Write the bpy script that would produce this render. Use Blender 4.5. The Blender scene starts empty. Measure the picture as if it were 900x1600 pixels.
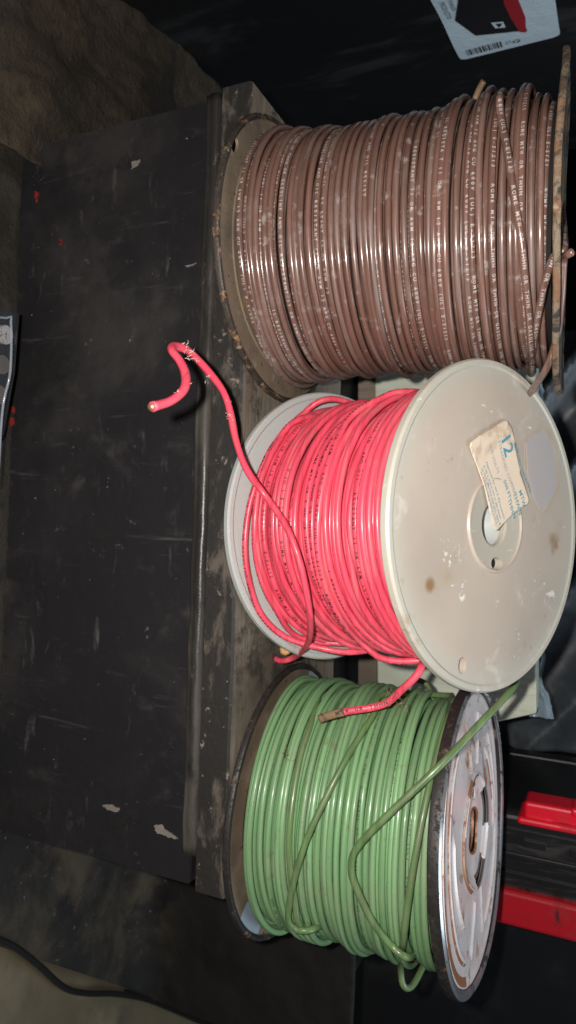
import bpy, bmesh, math, random
import numpy as np
from mathutils import Vector, Matrix
random.seed(7); rng = np.random.RandomState(11)
S = bpy.context.scene; COL = S.collection
# ---------------------------------------------------------------- camera
# world: Z up, X along the bench, Y away from the camera. Rows of M: world axes seen from the camera.
M = np.array([[-0.03124748, -0.99928801, 0.02114406], [0.41607958, -0.03223919, -0.90875652], [0.90879116, -0.01959875, 0.41679073]])
CAM = np.array([0.0680491, -0.30246655, 0.16647803]); F = 1080.0
cd = bpy.data.cameras.new('camera'); cam = bpy.data.objects.new('camera', cd); COL.objects.link(cam); S.camera = cam
mw = Matrix([list(M[i]) + [CAM[i]] for i in range(3)] + [[0, 0, 0, 1]])
cam.matrix_world = mw
cd.sensor_width = 36; cd.lens = 36 * F / 1600; cd.clip_start = 0.01; cd.clip_end = 50
cd.dof.use_dof = True; cd.dof.focus_distance = 0.30; cd.dof.aperture_fstop = 16
S.render.resolution_x = 576; S.render.resolution_y = 1024
# ---------------------------------------------------------------- light
W = bpy.data.worlds.new('World'); S.world = W; W.use_nodes = True
W.node_tree.nodes['Background'].inputs[0].default_value = (0.72, 0.84, 1.0, 1); W.node_tree.nodes['Background'].inputs[1].default_value = 0.052
def lamp(name, kind, loc, energy, color, size, target=None, size_y=None):
    l = bpy.data.lights.new(name, kind); l.energy = energy; l.color = color
    if kind == 'AREA':
        l.size = size
        if size_y: l.shape = 'RECTANGLE'; l.size_y = size_y
    else: l.shadow_soft_size = size
    o = bpy.data.objects.new(name, l); COL.objects.link(o); o.location = loc
    if target is not None: o.rotation_euler = (Vector(target) - Vector(loc)).to_track_quat('-Z', 'Y').to_euler()
    return o
flash_at = CAM + M @ np.array([-0.018, 0.009, 0.002])
lamp('phone_flash', 'POINT', flash_at, 6.4, (1.0, 0.955, 0.91), 0.0035)
lamp('daylight_from_door', 'AREA', (0.50, 0.10, 0.95), 4.4, (0.74, 0.88, 1.0), 0.5, (0.0, 0.12, 0.05))
lamp('daylight_from_behind', 'AREA', (0.22, 0.56, 0.34), 1.0, (1.0, 0.96, 0.95), 0.40, (0.22, 0.07, 0.11), 0.16)  # added fill lamp, makes the green spool's upper flange reflect white
S.view_settings.view_transform = 'Standard'; S.view_settings.look = 'None'; S.view_settings.exposure = 0; S.view_settings.gamma = 1
# ---------------------------------------------------------------- helpers
def ray(x, y): return M @ np.array([(x - 450) / F, (800 - y) / F, -1.0])
def at(x, y, d): return CAM + ray(x, y) * d                       # point at depth d along the view axis
def on(x, y, n, o):                                              # point on a plane
    r = ray(x, y); n = np.array(n, float); return CAM + r * (n @ (np.array(o) - CAM)) / (n @ r)
def nrm(v): v = np.array(v, float); return v / np.linalg.norm(v)
class NT:
    def __init__(s, name):
        s.m = bpy.data.materials.new(name); s.m.use_nodes = True; s.t = s.m.node_tree; s.n = s.t.nodes; s.l = s.t.links
        s.b = s.n['Principled BSDF']; s.co = s.n.new('ShaderNodeTexCoord').outputs['Object']
    def mapping(s, scale=(1, 1, 1), loc=(0, 0, 0), rot=(0, 0, 0)):
        k = s.n.new('ShaderNodeMapping'); k.inputs['Scale'].default_value = scale; k.inputs['Location'].default_value = loc; k.inputs['Rotation'].default_value = rot
        s.l.new(s.co, k.inputs[0]); return k.outputs[0]
    def noise(s, scale, detail=4, rough=.6, dist=0, vec=None):
        k = s.n.new('ShaderNodeTexNoise'); k.inputs['Scale'].default_value = scale; k.inputs['Detail'].default_value = detail
        k.inputs['Roughness'].default_value = rough; k.inputs['Distortion'].default_value = dist
        s.l.new(vec if vec is not None else s.co, k.inputs['Vector']); return k.outputs['Fac']
    def rng(s, v, a, b, c=0., d=1., smooth=True):
        k = s.n.new('ShaderNodeMapRange'); k.interpolation_type = 'SMOOTHSTEP' if smooth else 'LINEAR'
        s.l.new(v, k.inputs[0])
        for i, x in zip((1, 2, 3, 4), (a, b, c, d)): k.inputs[i].default_value = x
        return k.outputs[0]
    def mul(s, a, b, op='MULTIPLY'):
        k = s.n.new('ShaderNodeMath'); k.operation = op
        for i, v in enumerate((a, b)):
            if isinstance(v, (int, float)): k.inputs[i].default_value = v
            else: s.l.new(v, k.inputs[i])
        return k.outputs[0]
    def mix(s, f, a, b):
        k = s.n.new('ShaderNodeMix'); k.data_type = 'RGBA'
        s.l.new(f, k.inputs[0])
        for i, v in ((6, a), (7, b)):
            if isinstance(v, tuple): k.inputs[i].default_value = (*v[:3], 1)
            else: s.l.new(v, k.inputs[i])
        return k.outputs[2]
    def sphere(s, c, r0, r1):
        k = s.n.new('ShaderNodeVectorMath'); k.operation = 'DISTANCE'; s.l.new(s.co, k.inputs[0]); k.inputs[1].default_value = tuple(c)
        return s.rng(k.outputs['Value'], r0, r1, 1., 0.)
    def bump(s, h, strength, dist):
        k = s.n.new('ShaderNodeBump'); k.inputs['Strength'].default_value = strength; k.inputs['Distance'].default_value = dist
        s.l.new(h, k.inputs['Height']); s.l.new(k.outputs[0], s.b.inputs['Normal'])
    def set(s, **kw):
        for k, v in kw.items():
            i = s.b.inputs[k.replace('_', ' ')]
            if isinstance(v, bpy.types.NodeSocket): s.l.new(v, i)
            else: i.default_value = v if not isinstance(v, tuple) else (*v[:3], 1)
        return s
def grime(name, base, rough=.5, layers=(), bump=None, **kw):
    """layers: (colour, scale, lo, hi, stretch xyz, seed) blended in order by thresholded noise"""
    t = NT(name); c = base; fac_r = None
    for i, (col, sc, lo, hi, st, seed) in enumerate(layers):
        f = t.rng(t.noise(sc, 6, .65, .3, t.mapping(st, (seed, seed * .7, seed * 1.3))), lo, hi)
        c = t.mix(f, c, col)
        fac_r = f if fac_r is None else t.mul(fac_r, f, 'MAXIMUM')
    t.set(Base_Color=c)
    if fac_r is not None: t.set(Roughness=t.rng(fac_r, 0, 1, rough, min(1, rough + .35)))
    else: t.set(Roughness=rough)
    if bump: t.bump(t.noise(bump[0], 6, .7), bump[1], bump[2])
    t.set(**kw); return t.m
def plain(name, col, rough=.5, **kw): return NT(name).set(Base_Color=col, Roughness=rough, **kw).m
def empty(name, loc, label, cat, group=None):
    o = bpy.data.objects.new(name, None); COL.objects.link(o); o.location = loc; o.empty_display_size = .01
    return tag(o, label, cat, group)
def tag(o, label=None, cat=None, group=None, kind=None):
    for k, v in (('label', label), ('category', cat), ('group', group), ('kind', kind)):
        if v: o[k] = v
    return o
WL = {}
def mesh(name, V, Fc, mats, parent=None, smooth=True, mi=None, bevel=0):
    """V in world coordinates; origin goes to the parent's place, or to the lowest middle point"""
    V = np.array(V, float).reshape(-1, 3)
    if parent is not None: o0 = WL[parent.name]
    else: o0 = np.array([(V[:, 0].min() + V[:, 0].max()) / 2, (V[:, 1].min() + V[:, 1].max()) / 2, V[:, 2].min()])
    me = bpy.data.meshes.new(name); me.from_pydata((V - o0).tolist(), [], [tuple(int(i) for i in f) for f in Fc])
    for m in (mats if isinstance(mats, (list, tuple)) else [mats]): me.materials.append(m)
    if mi is not None: me.polygons.foreach_set('material_index', np.array(mi, dtype=np.int32))
    me.polygons.foreach_set('use_smooth', [smooth] * len(me.polygons)); me.update()
    o = bpy.data.objects.new(name, me); COL.objects.link(o)
    if parent is not None: o.parent = parent
    else: o.location = o0
    WL[o.name] = o0
    if bevel:
        b = o.modifiers.new('bevel', 'BEVEL'); b.width = bevel; b.segments = 3; b.limit_method = 'ANGLE'
    return o
def thing(name, loc, label, cat, group=None):
    o = empty(name, loc, label, cat, group); WL[o.name] = np.array(loc, float); return o
def join(parts):
    V = []; Fc = []; mi = []; n = 0
    for k, p in enumerate(parts):
        v, f = p[0], p[1]; V.append(np.array(v).reshape(-1, 3)); Fc += [tuple(i + n for i in q) for q in f]; mi += [p[2] if len(p) > 2 else 0] * len(f); n += len(V[-1])
    return np.vstack(V), Fc, mi
def box(x0, x1, y0, y1, z0, z1):
    V = [(x, y, z) for z in (z0, z1) for y in (y0, y1) for x in (x0, x1)]
    return V, [(0, 2, 3, 1), (4, 5, 7, 6), (0, 1, 5, 4), (2, 6, 7, 3), (0, 4, 6, 2), (1, 3, 7, 5)]
def prism(poly, off):
    """closed polygon (3-D points) swept by the vector off"""
    P = np.array(poly, float); n = len(P); V = np.vstack([P, P + np.array(off)])
    return V, [tuple(range(n))[::-1], tuple(range(n, 2 * n))] + [(i, (i + 1) % n, n + (i + 1) % n, n + i) for i in range(n)]
def grid(fn, nu, nv):
    V = [fn(i / nu, j / nv) for i in range(nu + 1) for j in range(nv + 1)]
    return np.array(V), [(i * (nv + 1) + j, (i + 1) * (nv + 1) + j, (i + 1) * (nv + 1) + j + 1, i * (nv + 1) + j + 1) for i in range(nu) for j in range(nv)]
def spline(P, step):
    P = np.array(P, float); out = []
    Q = np.vstack([2 * P[0] - P[1], P, 2 * P[-1] - P[-2]])
    for i in range(1, len(Q) - 2):
        a, b, c, d = Q[i - 1:i + 3]; n = max(2, int(np.linalg.norm(c - b) / step))
        for k in range(n):
            t = k / n; out.append(.5 * ((2 * b) + (c - a) * t + (2 * a - 5 * b + 4 * c - d) * t * t + (3 * b - a - 3 * c + d) * t ** 3))
    out.append(P[-1]); return np.array(out)
def tangents(P):
    T = np.gradient(P, axis=0); return T / np.linalg.norm(T, axis=1)[:, None]
def tube(P, rad, N=None, sides=12, cap=True, flat=None):
    """tube round a centre line; N reference normals; rad number or array"""
    n = len(P); T = tangents(P)
    if N is None: N = np.tile(nrm(CAM - P.mean(0)), (n, 1))
    N = N - (N * T).sum(1)[:, None] * T; N /= np.linalg.norm(N, axis=1)[:, None] + 1e-12
    B = np.cross(T, N); rad = np.ones(n) * rad
    an = np.arange(sides) * 2 * np.pi / sides
    fy = np.ones(n) if flat is None else np.array(flat)
    V = P[:, None, :] + (rad * fy)[:, None, None] * np.cos(an)[None, :, None] * N[:, None, :] + rad[:, None, None] * np.sin(an)[None, :, None] * B[:, None, :]
    V = V.reshape(-1, 3); i = np.arange(n - 1)[:, None] * sides; j = np.arange(sides)[None, :]; j2 = (j + 1) % sides
    Fc = np.stack([i + j, i + j2, i + sides + j2, i + sides + j], -1).reshape(-1, 4).tolist()
    if cap: Fc.append(list(range(sides))[::-1]); Fc.append(list(range((n - 1) * sides, n * sides)))
    return V, Fc
def revolve(prof, C, ax, e1, n=128, wob=None):
    """closed (r,h) outline turned about ax through C"""
    ax = nrm(ax); e1 = nrm(np.array(e1) - ax * (ax @ np.array(e1))); e2 = np.cross(ax, e1); k = len(prof); V = []
    for i in range(n):
        t = 2 * np.pi * i / n; d = np.cos(t) * e1 + np.sin(t) * e2
        for r, h in prof: V.append(C + d * r + ax * (h + (wob(r, t) if wob else 0)))
    return np.array(V), [(i * k + j, ((i + 1) % n) * k + j, ((i + 1) % n) * k + (j + 1) % k, i * k + (j + 1) % k) for i in range(n) for j in range(k)]
def cut(o, V, Fc):
    me = bpy.data.meshes.new('c'); me.from_pydata((np.array(V) - WL[o.name]).tolist(), [], [tuple(int(q) for q in f) for f in Fc])
    bm = bmesh.new(); bm.from_mesh(me); bmesh.ops.recalc_face_normals(bm, faces=bm.faces); bm.to_mesh(me); bm.free()
    c = bpy.data.objects.new('c', me); COL.objects.link(c); c.parent = o.parent if o.parent else None
    if not o.parent: c.location = o.location
    bm = bmesh.new(); bm.from_mesh(o.data); bmesh.ops.recalc_face_normals(bm, faces=bm.faces); bm.to_mesh(o.data); bm.free()
    md = o.modifiers.new('b', 'BOOLEAN'); md.object = c; md.operation = 'DIFFERENCE'; md.solver = 'EXACT'
    bpy.context.view_layer.update()
    nm = bpy.data.meshes.new_from_object(o.evaluated_get(bpy.context.evaluated_depsgraph_get()))
    o.modifiers.remove(md); o.data = nm; bpy.data.objects.remove(c)
def ell(C, u, v, a, b, n, off, k=24):
    return prism([C - off + u * a * math.cos(t) + v * b * math.sin(t) for t in [2 * math.pi * i / k for i in range(k)]], 2 * np.array(off))
# ------------------------------------------------ lettering
def text2d(s, bold=0.0, res=2):
    cu = bpy.data.curves.new('t', 'FONT'); cu.body = s; cu.size = 1.0; cu.resolution_u = res; cu.offset = bold
    ob = bpy.data.objects.new('t', cu); COL.objects.link(ob); bpy.context.view_layer.update()
    me = bpy.data.meshes.new_from_object(ob.evaluated_get(bpy.context.evaluated_depsgraph_get()))
    V = np.array([v.co[:] for v in me.vertices]).reshape(-1, 3); Fc = [tuple(p.vertices) for p in me.polygons]
    bpy.data.objects.remove(ob); bpy.data.curves.remove(cu); bpy.data.meshes.remove(me)
    return V, Fc
GL = {}
def glyph(ch):
    if ch not in GL:
        V, Fc = text2d(ch, .018)
        if len(V) == 0: GL[ch] = None
        else:
            me = bpy.data.meshes.new('g'); me.from_pydata(V.tolist(), [], Fc); bm = bmesh.new(); bm.from_mesh(me)
            for y in (.0, .18, .36, .54):
                bmesh.ops.bisect_plane(bm, geom=bm.verts[:] + bm.edges[:] + bm.faces[:], plane_co=(0, y, 0), plane_no=(0, 1, 0))
            bm.verts.ensure_lookup_table()
            V = np.array([v.co[:] for v in bm.verts]); Fc = [tuple(v.index for v in f.verts) for f in bm.faces]; bm.free(); bpy.data.meshes.remove(me)
            V[:, 0] -= (V[:, 0].min() + V[:, 0].max()) / 2; w = V[:, 0].max(); V[:, 0] *= min(1.15, .34 / max(w, .05)); V[:, 1] -= .35
            GL[ch] = (V, Fc)
    return GL[ch]
LINE = "ROME MTW OR THHN OR THWN OR GASOLINE AND OIL RESISTANT II OR AWM 12 AWG CU 600V (UL) E-51213   "
def wire_text(P, N, rad, s, pitch, cap, phi, keep=None, start=0., line=LINE, drop=.04):
    """letters wrapped on the wire: run along the centre line P, lifted on the tube at angle phi from N"""
    d = np.r_[0, np.cumsum(np.linalg.norm(np.diff(P, axis=0), axis=1))]; T = tangents(P)
    N = N - (N * T).sum(1)[:, None] * T; N /= np.linalg.norm(N, axis=1)[:, None]
    out = []; k = int(start); x = pitch
    sc = cap / .70
    while x < d[-1] - pitch:
        ch = line[k % len(line)]; k += 1; g = glyph(ch) if ch != ' ' else None
        i0 = min(int(np.searchsorted(d, x)), len(P) - 1)
        if g is not None and (keep is None or keep[i0]) and random.random() > drop:
            V, Fc = g; xs = x + V[:, 0] * sc
            p = np.stack([np.interp(xs, d, P[:, c]) for c in range(3)], 1); n = np.stack([np.interp(xs, d, N[:, c]) for c in range(3)], 1); t = np.stack([np.interp(xs, d, T[:, c]) for c in range(3)], 1)
            b = np.cross(n, t); ph = (phi[i0] if hasattr(phi, '__len__') else phi) + V[:, 1] * sc / rad
            out.append((p + (n * np.cos(ph)[:, None] + b * np.sin(ph)[:, None]) * rad * 1.025, Fc, 1))
        x += pitch
    return out
def flat_text(s, O, u, v, size, n, bold=0.):
    V, Fc = text2d(s, bold, 3); return O + V[:, :1] * size * u + V[:, 1:2] * size * v + n * 0.00025, Fc
# ================================================================ materials
m_rubber = grime('black_painted_panel', (.0165, .0158, .0178), .36, [((.030, .027, .025), 9, .42, .72, (1, 1, 1), 3), ((.062, .056, .050), 26, .56, .80, (1, 1, .8), 9),
    ((.085, .080, .075), 60, .60, .80, (.6, 1, 1.8), 17), ((.065, .062, .060), 60, .60, .80, (2.6, 1, .25), 27), ((.12, .115, .11), 150, .65, .78, (1, 1, .8), 57), ((.28, .27, .26), 280, .705, .735, (1, 1, 1), 5), ((.008, .008, .008), 24, .58, .66, (1, 1, 1), 41)], (70, .35, .0012))
m_lip = grime('scuffed_black_lip', (.026, .024, .022), .34, [((.070, .060, .050), 26, .48, .70, (.3, 1, 1), 2), ((.13, .105, .08), 200, .60, .74, (.5, 1, 1), 8), ((.014, .013, .012), 60, .54, .70, (.4, 1, 1), 18)], (120, .4, .0008))
m_strip = grime('stained_board_edge', (.022, .020, .018), .55, [((.11, .09, .07), 60, .50, .66, (.5, 1, 1.4), 4), ((.22, .18, .14), 130, .62, .70, (1, 1, 1), 14)], (220, .5, .0008))
def wood(name, a, b, c, sx=(3, 40, 40), rough=.75, stain=None):
    t = NT(name); n1 = t.noise(9, 8, .62, .6, t.mapping(sx)); n2 = t.noise(14, 5, .6, .2); n3 = t.noise(60, 4, .7, 0, t.mapping((.4, 4, 4)))
    col = t.mix(t.rng(n1, .35, .68), a, b); col = t.mix(t.rng(n2, .48, .72), col, c)
    if stain: col = t.mix(t.rng(t.noise(30, 6, .7), .50, .64), col, stain)
    t.set(Base_Color=col, Roughness=rough); t.bump(t.mul(n1, n3, 'ADD'), .5, .0006); return t.m
m_plank = wood('grey_old_plank', (.165, .138, .105), (.26, .222, .175), (.11, .092, .072), stain=(.045, .038, .03))
m_board = wood('pale_softwood', (.52, .54, .42), (.64, .66, .54), (.46, .48, .38), (30, 30, 3))
m_board2 = wood('brown_batten', (.17, .135, .10), (.26, .21, .155), (.12, .095, .07), (30, 30, 3))
m_floor = grime('dusty_dark_floor', (.024, .020, .015), .6, [((.058, .048, .034), 16, .44, .66, (1, 1, 1), 8), ((.012, .011, .010), 24, .52, .66, (1, 1, 1), 5), ((.20, .18, .16), 220, .70, .74, (1, 1, 1), 3)], (240, .7, .0014))
m_black = grime('black_plastic', (.009, .0095, .011), .38, [((.016, .016, .017), 10, .45, .75, (1, 1, 1), 12)], (90, .12, .001))
m_blackbox = grime('smooth_black_card', (.0075, .0085, .010), .45, [((.014, .016, .019), 9, .48, .75, (1, 2, 1), 2)])
m_tarp = grime('dusty_brown_tarp', (.046, .034, .021), .8, [((.088, .064, .038), 17, .44, .70, (1, 1, 1), 3), ((.020, .016, .012), 20, .50, .66, (1, 1, 1), 6), ((.026, .021, .015), 130, .50, .70, (1, 1, 1), 16), ((.42, .40, .36), 240, .76, .77, (1, 1, 1), 8)], (260, 1.0, .0028))
m_tarp2 = grime('olive_tarp', (.115, .092, .056), .45, [((.155, .125, .08), 8, .42, .7, (1, 1, 1), 3), ((.045, .038, .027), 16, .52, .75, (1, 1, 1), 6)], (300, .15, .0006))
t = NT('dusty_black_sheet'); sx_ = t.n.new('ShaderNodeSeparateXYZ'); t.l.new(t.co, sx_.inputs[0]); lowm = t.rng(t.mul(sx_.outputs[2], t.mul(t.noise(16, 5, .6), .05), 'ADD'), .028, .072, 1., .03)
c = t.mix(t.mul(t.rng(t.noise(15, 6, .65, .4), .40, .64), lowm), (.013, .012, .011), (.058, .045, .030)); c = t.mix(t.rng(t.noise(26, 5, .6, 0, t.mapping((1, 1, 1), (3, 3, 3))), .54, .66), c, (.010, .009, .009)); c = t.mix(t.mul(t.rng(t.noise(190, 4, .6), .66, .72), lowm), c, (.11, .095, .078))
t.set(Base_Color=c, Roughness=.7, Specular_IOR_Level=.3); t.bump(t.noise(220, 6, .7), .5, .0009); m_mat2 = t.m
m_cord = plain('black_cord_rubber', (.012, .012, .012), .3)
m_rope = grime('grey_braid', (.12, .11, .095), .7, [((.05, .045, .04), 150, .45, .6, (1, 1, 1), 1)])
def wiremat(name, base, dust, dirt, rough=.28, coat=.35, dscale=26, amt=(.50, .74), rot=(0, 0, 0)):
    t = NT(name); n1 = t.noise(dscale, 6, .65, .3); n2 = t.noise(150, 5, .65); n3 = t.noise(1, 3, .6, 0, t.mapping((5, 5, 420), (0, 0, 0), rot)); n5 = t.noise(1, 3, .6, 0, t.mapping((14, 14, 300), (3, 1, 7), rot))
    c = t.mix(t.rng(n3, .34, .66), tuple(min(1, x * 1.12) for x in base), tuple(x * .72 for x in base)); c = t.mix(t.mul(t.rng(n5, .52, .68), .6), c, dust)
    c = t.mix(t.mul(t.rng(n1, *amt), .75), c, dust); c = t.mix(t.mul(t.rng(n2, .58, .70), .6), c, dirt)
    t.set(Base_Color=c, Roughness=t.mul(t.rng(n1, .4, .75, rough, rough + .22), t.rng(n5, .4, .7, 0, .16), 'ADD'), Coat_Weight=t.rng(n5, .35, .65, coat, coat * .35), Coat_Roughness=.16); t.bump(n2, .14, .0004); return t.m
m_wb = wiremat('brown_nylon_insulation', (.182, .096, .073), (.25, .18, .158), (.42, .37, .345), .22, .9, amt=(.50, .74))
m_wr = wiremat('red_insulation', (.84, .078, .130), (.64, .13, .15), (.40, .14, .12), .33, .3, amt=(.54, .78), rot=(-.425, 0, 0))
m_wg = wiremat('green_insulation', (.215, .40, .185), (.26, .345, .19), (.20, .19, .12), .32, .35, 20)
m_wg2 = wiremat('dirty_green_insulation', (.135, .235, .085), (.16, .19, .10), (.12, .11, .07), .32, .35, 40, (.4, .7))
m_inkw = plain('white_print', (.50, .45, .43), .5); m_inkk = plain('black_print', (.03, .012, .015), .5); m_inkg = plain('dark_green_print', (.03, .09, .035), .5)
m_core = plain('dark_barrel', (.02, .018, .016), .7)
m_copper = plain('copper', (.72, .36, .22), .35, Metallic=.8)
m_stub = grime('tarnished_brown_stub', (.25, .16, .09), .35, [((.09, .06, .04), 200, .5, .65, (1, 1, 1), 1)])
m_shred = plain('torn_nylon', (.55, .45, .36), .5)
m_putty = grime('dried_orange_putty', (.60, .34, .12), .6, [((.75, .55, .33), 300, .5, .65, (1, 1, 1), 1)])
def rimmat(name, base, rust, pale, lo=.50): return grime(name, base, .45, [(rust, 160, lo, lo + .14, (1, 1, 1), 3), (pale, 90, .56, .68, (1, 1, 1), 11), ((.02, .017, .014), 300, .50, .60, (1, 1, 1), 23)], (300, .45, .0006))
m_bflange = grime('dirty_steel_flange', (.265, .205, .145), .45, [((.15, .12, .09), 30, .42, .65, (1, 1, 1), 5), ((.34, .20, .10), 60, .56, .70, (1, 1, 1), 9), ((.32, .29, .24), 110, .58, .72, (1, 1, 1), 29), ((.035, .03, .026), 240, .62, .68, (1, 1, 1), 2)], (300, .4, .0006), Metallic=.15)
m_brim = rimmat('rusty_tan_rim', (.050, .040, .032), (.30, .16, .08), (.33, .24, .15), .53)
m_brim2 = grime('patchy_rusty_rim', (.22, .165, .11), .5, [((.21, .11, .06), 40, .50, .60, (1, 1, 1), 3), ((.035, .030, .026), 55, .50, .58, (1, 1, 1), 11), ((.09, .06, .04), 180, .52, .62, (1, 1, 1), 23), ((.32, .27, .20), 120, .60, .70, (1, 1, 1), 33)], (300, 1.0, .0012))
m_grim = rimmat('black_rusty_rim', (.022, .019, .017), (.11, .055, .035), (.18, .12, .08), .57)
t = NT('dirty_galvanised_flange'); n1 = t.noise(40, 6, .6); c = t.mix(t.rng(n1, .4, .65), (.13, .098, .068), (.20, .155, .11))
c = t.mix(t.rng(t.noise(130, 5, .7), .62, .7), c, (.02, .016, .013))
BLUE_SHEEN = t.mul(t.mul(t.sphere((.052, -.045, .002), .013, .0145), t.sphere((-.050, .052, .002), .030, .034), 'MAXIMUM'), t.rng(t.noise(60, 4, .6), .22, .38))  # bare galvanised patches; their blue daylight sheen is painted into the colour
c = t.mix(BLUE_SHEEN, c, (.36, .44, .52)); t.set(Base_Color=c, Roughness=.45, Metallic=t.mul(BLUE_SHEEN, .3)); t.bump(n1, .3, .0006); m_gflange = t.m
m_gtop = grime('white_enamelled_steel', (.78, .70, .675), .26, [((.46, .33, .28), 26, .46, .76, (1, 1, 1), 4), ((.34, .18, .10), 60, .57, .66, (1, 1, 1), 22), ((.30, .20, .15), 150, .64, .70, (1, 1, 1), 12)], (30, .35, .0012), Metallic=0)
m_rust_refl = grime('orange_rust_and_reflection', (.40, .17, .08), .35, [((.62, .52, .47), 45, .50, .62, (1, 1, 1), 9), ((.20, .09, .05), 130, .5, .65, (1, 1, 1), 4)], Metallic=.2)
m_slotgrey = grime('grey_slot_edge', (.11, .10, .095), .4, [((.22, .13, .08), 120, .55, .65, (1, 1, 1), 4)])
_s = 1.027; MILK_C = nrm((-.0216, -.4124, .9110)) * .1020 * _s
t = NT('milky_plastic'); n1 = t.noise(10, 4, .5); n2 = t.noise(60, 6, .7, .5); n3 = t.noise(220, 5, .7); n4 = t.noise(90, 3, .6, 0, t.mapping((1, 1, 1), (3, 4, 5)))
c = t.mix(t.rng(n1, .35, .7), (.52, .435, .355), (.41, .345, .285)); ring = t.n.new('ShaderNodeVectorMath'); ring.operation = 'DISTANCE'; t.l.new(t.co, ring.inputs[0]); ring.inputs[1].default_value = tuple(MILK_C); c = t.mix(t.rng(ring.outputs['Value'], .058, .074), c, (.47, .445, .375)); c = t.mix(t.rng(ring.outputs['Value'], .017, .0215, 1., 0.), c, (.48, .435, .355)); c = t.mix(t.mul(t.rng(n2, .56, .70), .45), c, (.70, .64, .56)); c = t.mix(t.mul(t.rng(t.noise(28, 5, .6, 0, t.mapping((1, 1, 1), (7, 1, 2))), .62, .74), .6), c, (.42, .31, .20)); c = t.mix(t.mul(t.rng(n4, .66, .74), .5), c, (.36, .25, .15)); c = t.mix(t.mul(t.rng(n3, .69, .73), .8), c, (.86, .83, .77)); c = t.mix(t.mul(t.rng(t.noise(120, 5, .6, 0, t.mapping((1, .15, 1), (2, 1, 2), (.5, .3, .8))), .68, .72), .7), c, (.84, .80, .74))
_n = nrm((-.0216, -.4124, .9110)); _c0 = CAM + (np.array([.0666, .0508, .0304]) - CAM) * _s; _t = _c0 + MILK_C
def mk(px, py): return on(px, py, _n, _t) - _c0
for px, py, ra, rb, lo, hi, col, sc_ in ((672, 914, .0012, .0045, .30, .50, (.27, .17, .085), 130), (866, 850, .002, .009, .40, .60, (.33, .23, .15), 60), (640, 990, .002, .012, .50, .66, (.34, .27, .20), 60), (705, 868, .002, .010, .57, .62, (.78, .74, .66), 420), (722, 932, .0008, .0028, .42, .48, (.80, .77, .70), 260), (800, 1010, .003, .012, .60, .65, (.74, .70, .62), 300), (690, 720, .004, .016, .60, .66, (.36, .29, .21), 200), (842, 905, .003, .009, .58, .63, (.76, .73, .66), 380)):
    c = t.mix(t.mul(t.sphere(mk(px, py), ra, rb), t.rng(t.noise(sc_, 5, .65, 0, t.mapping((1, 1, 1), (px * .01, 0, 0))), lo, hi)), c, col)
t.set(Base_Color=c, Roughness=t.rng(n2, .4, .7, .34, .5), Subsurface_Weight=.25, Subsurface_Scale=.004, Specular_IOR_Level=.4); t.b.inputs['Subsurface Radius'].default_value = (1, .8, .6); t.bump(n2, .12, .0006); m_milk = t.m
t = NT('milky_plastic_inner'); n2 = t.noise(60, 6, .7, .5); c = t.mix(t.rng(n2, .55, .75), (.49, .505, .485), (.42, .40, .34))
t.set(Base_Color=c, Roughness=.4, Subsurface_Weight=.25, Subsurface_Scale=.004); m_milk2 = t.m
m_resid = grime('lilac_label_residue', (.47, .425, .415), .35, [((.44, .38, .34), 60, .5, .7, (1, 1, 1), 4)])
m_glue = grime('yellowed_glue', (.47, .38, .28), .5, [((.47, .40, .32), 110, .45, .6, (1, 1, 1), 7)])
m_paper = grime('yellowed_paper', (.80, .64, .48), .75, [((.52, .37, .26), 60, .50, .7, (1, 1, 1), 4), ((.74, .64, .52), 30, .5, .7, (1, 1, 1), 9)], (150, .25, .0006))
m_blue = plain('faded_blue_ink', (.10, .30, .40), .7); m_blue2 = plain('very_faded_ink', (.40, .42, .40), .7)
m_lab = grime('pale_blue_label', (.56, .68, .76), .45, [((.48, .60, .68), 14, .45, .7, (1, 3, 1), 4)], (35, .5, .003))
m_labk = plain('label_black_ink', (.012, .012, .014), .5); m_labr = plain('label_red_ink', (.33, .02, .028), .5); m_labg = plain('label_grey_ink', (.13, .16, .19), .6)
m_redp = grime('red_plastic', (.85, .012, .035), .30, [((.62, .010, .022), 30, .5, .7, (1, 1, 1), 4), ((.70, .20, .20), 90, .66, .74, (3, 1, .3), 14), ((.12, .01, .01), 160, .66, .72, (1, 1, 1), 24)], (120, .1, .0006))
m_redd = grime('dark_red_plastic', (.48, .008, .018), .4, [((.36, .006, .013), 20, .5, .7, (1, 1, 1), 4), ((.08, .008, .01), 60, .58, .68, (1, 1, 1), 24), ((.55, .12, .12), 90, .66, .74, (3, 1, .3), 14)], (120, .1, .0006))
m_chrome = grime('chrome_socket', (.85, .82, .80), .38, [((.25, .24, .24), 400, .5, .6, (1, 1, 3), 2)], Metallic=.6)
m_clear = plain('clear_blister_plastic', (.10, .12, .15), .10, Alpha=.10, IOR=1.5)
m_clear2 = plain('edge_highlight_plastic', (.45, .50, .58), .12, Alpha=.35)
m_wht = grime('chipped_pale_paint', (.19, .172, .15), .6, [((.22, .19, .16), 160, .48, .62, (1, 1, 1), 2)])
m_redfleck = plain('red_paint_fleck', (.26, .02, .014), .5)
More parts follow.
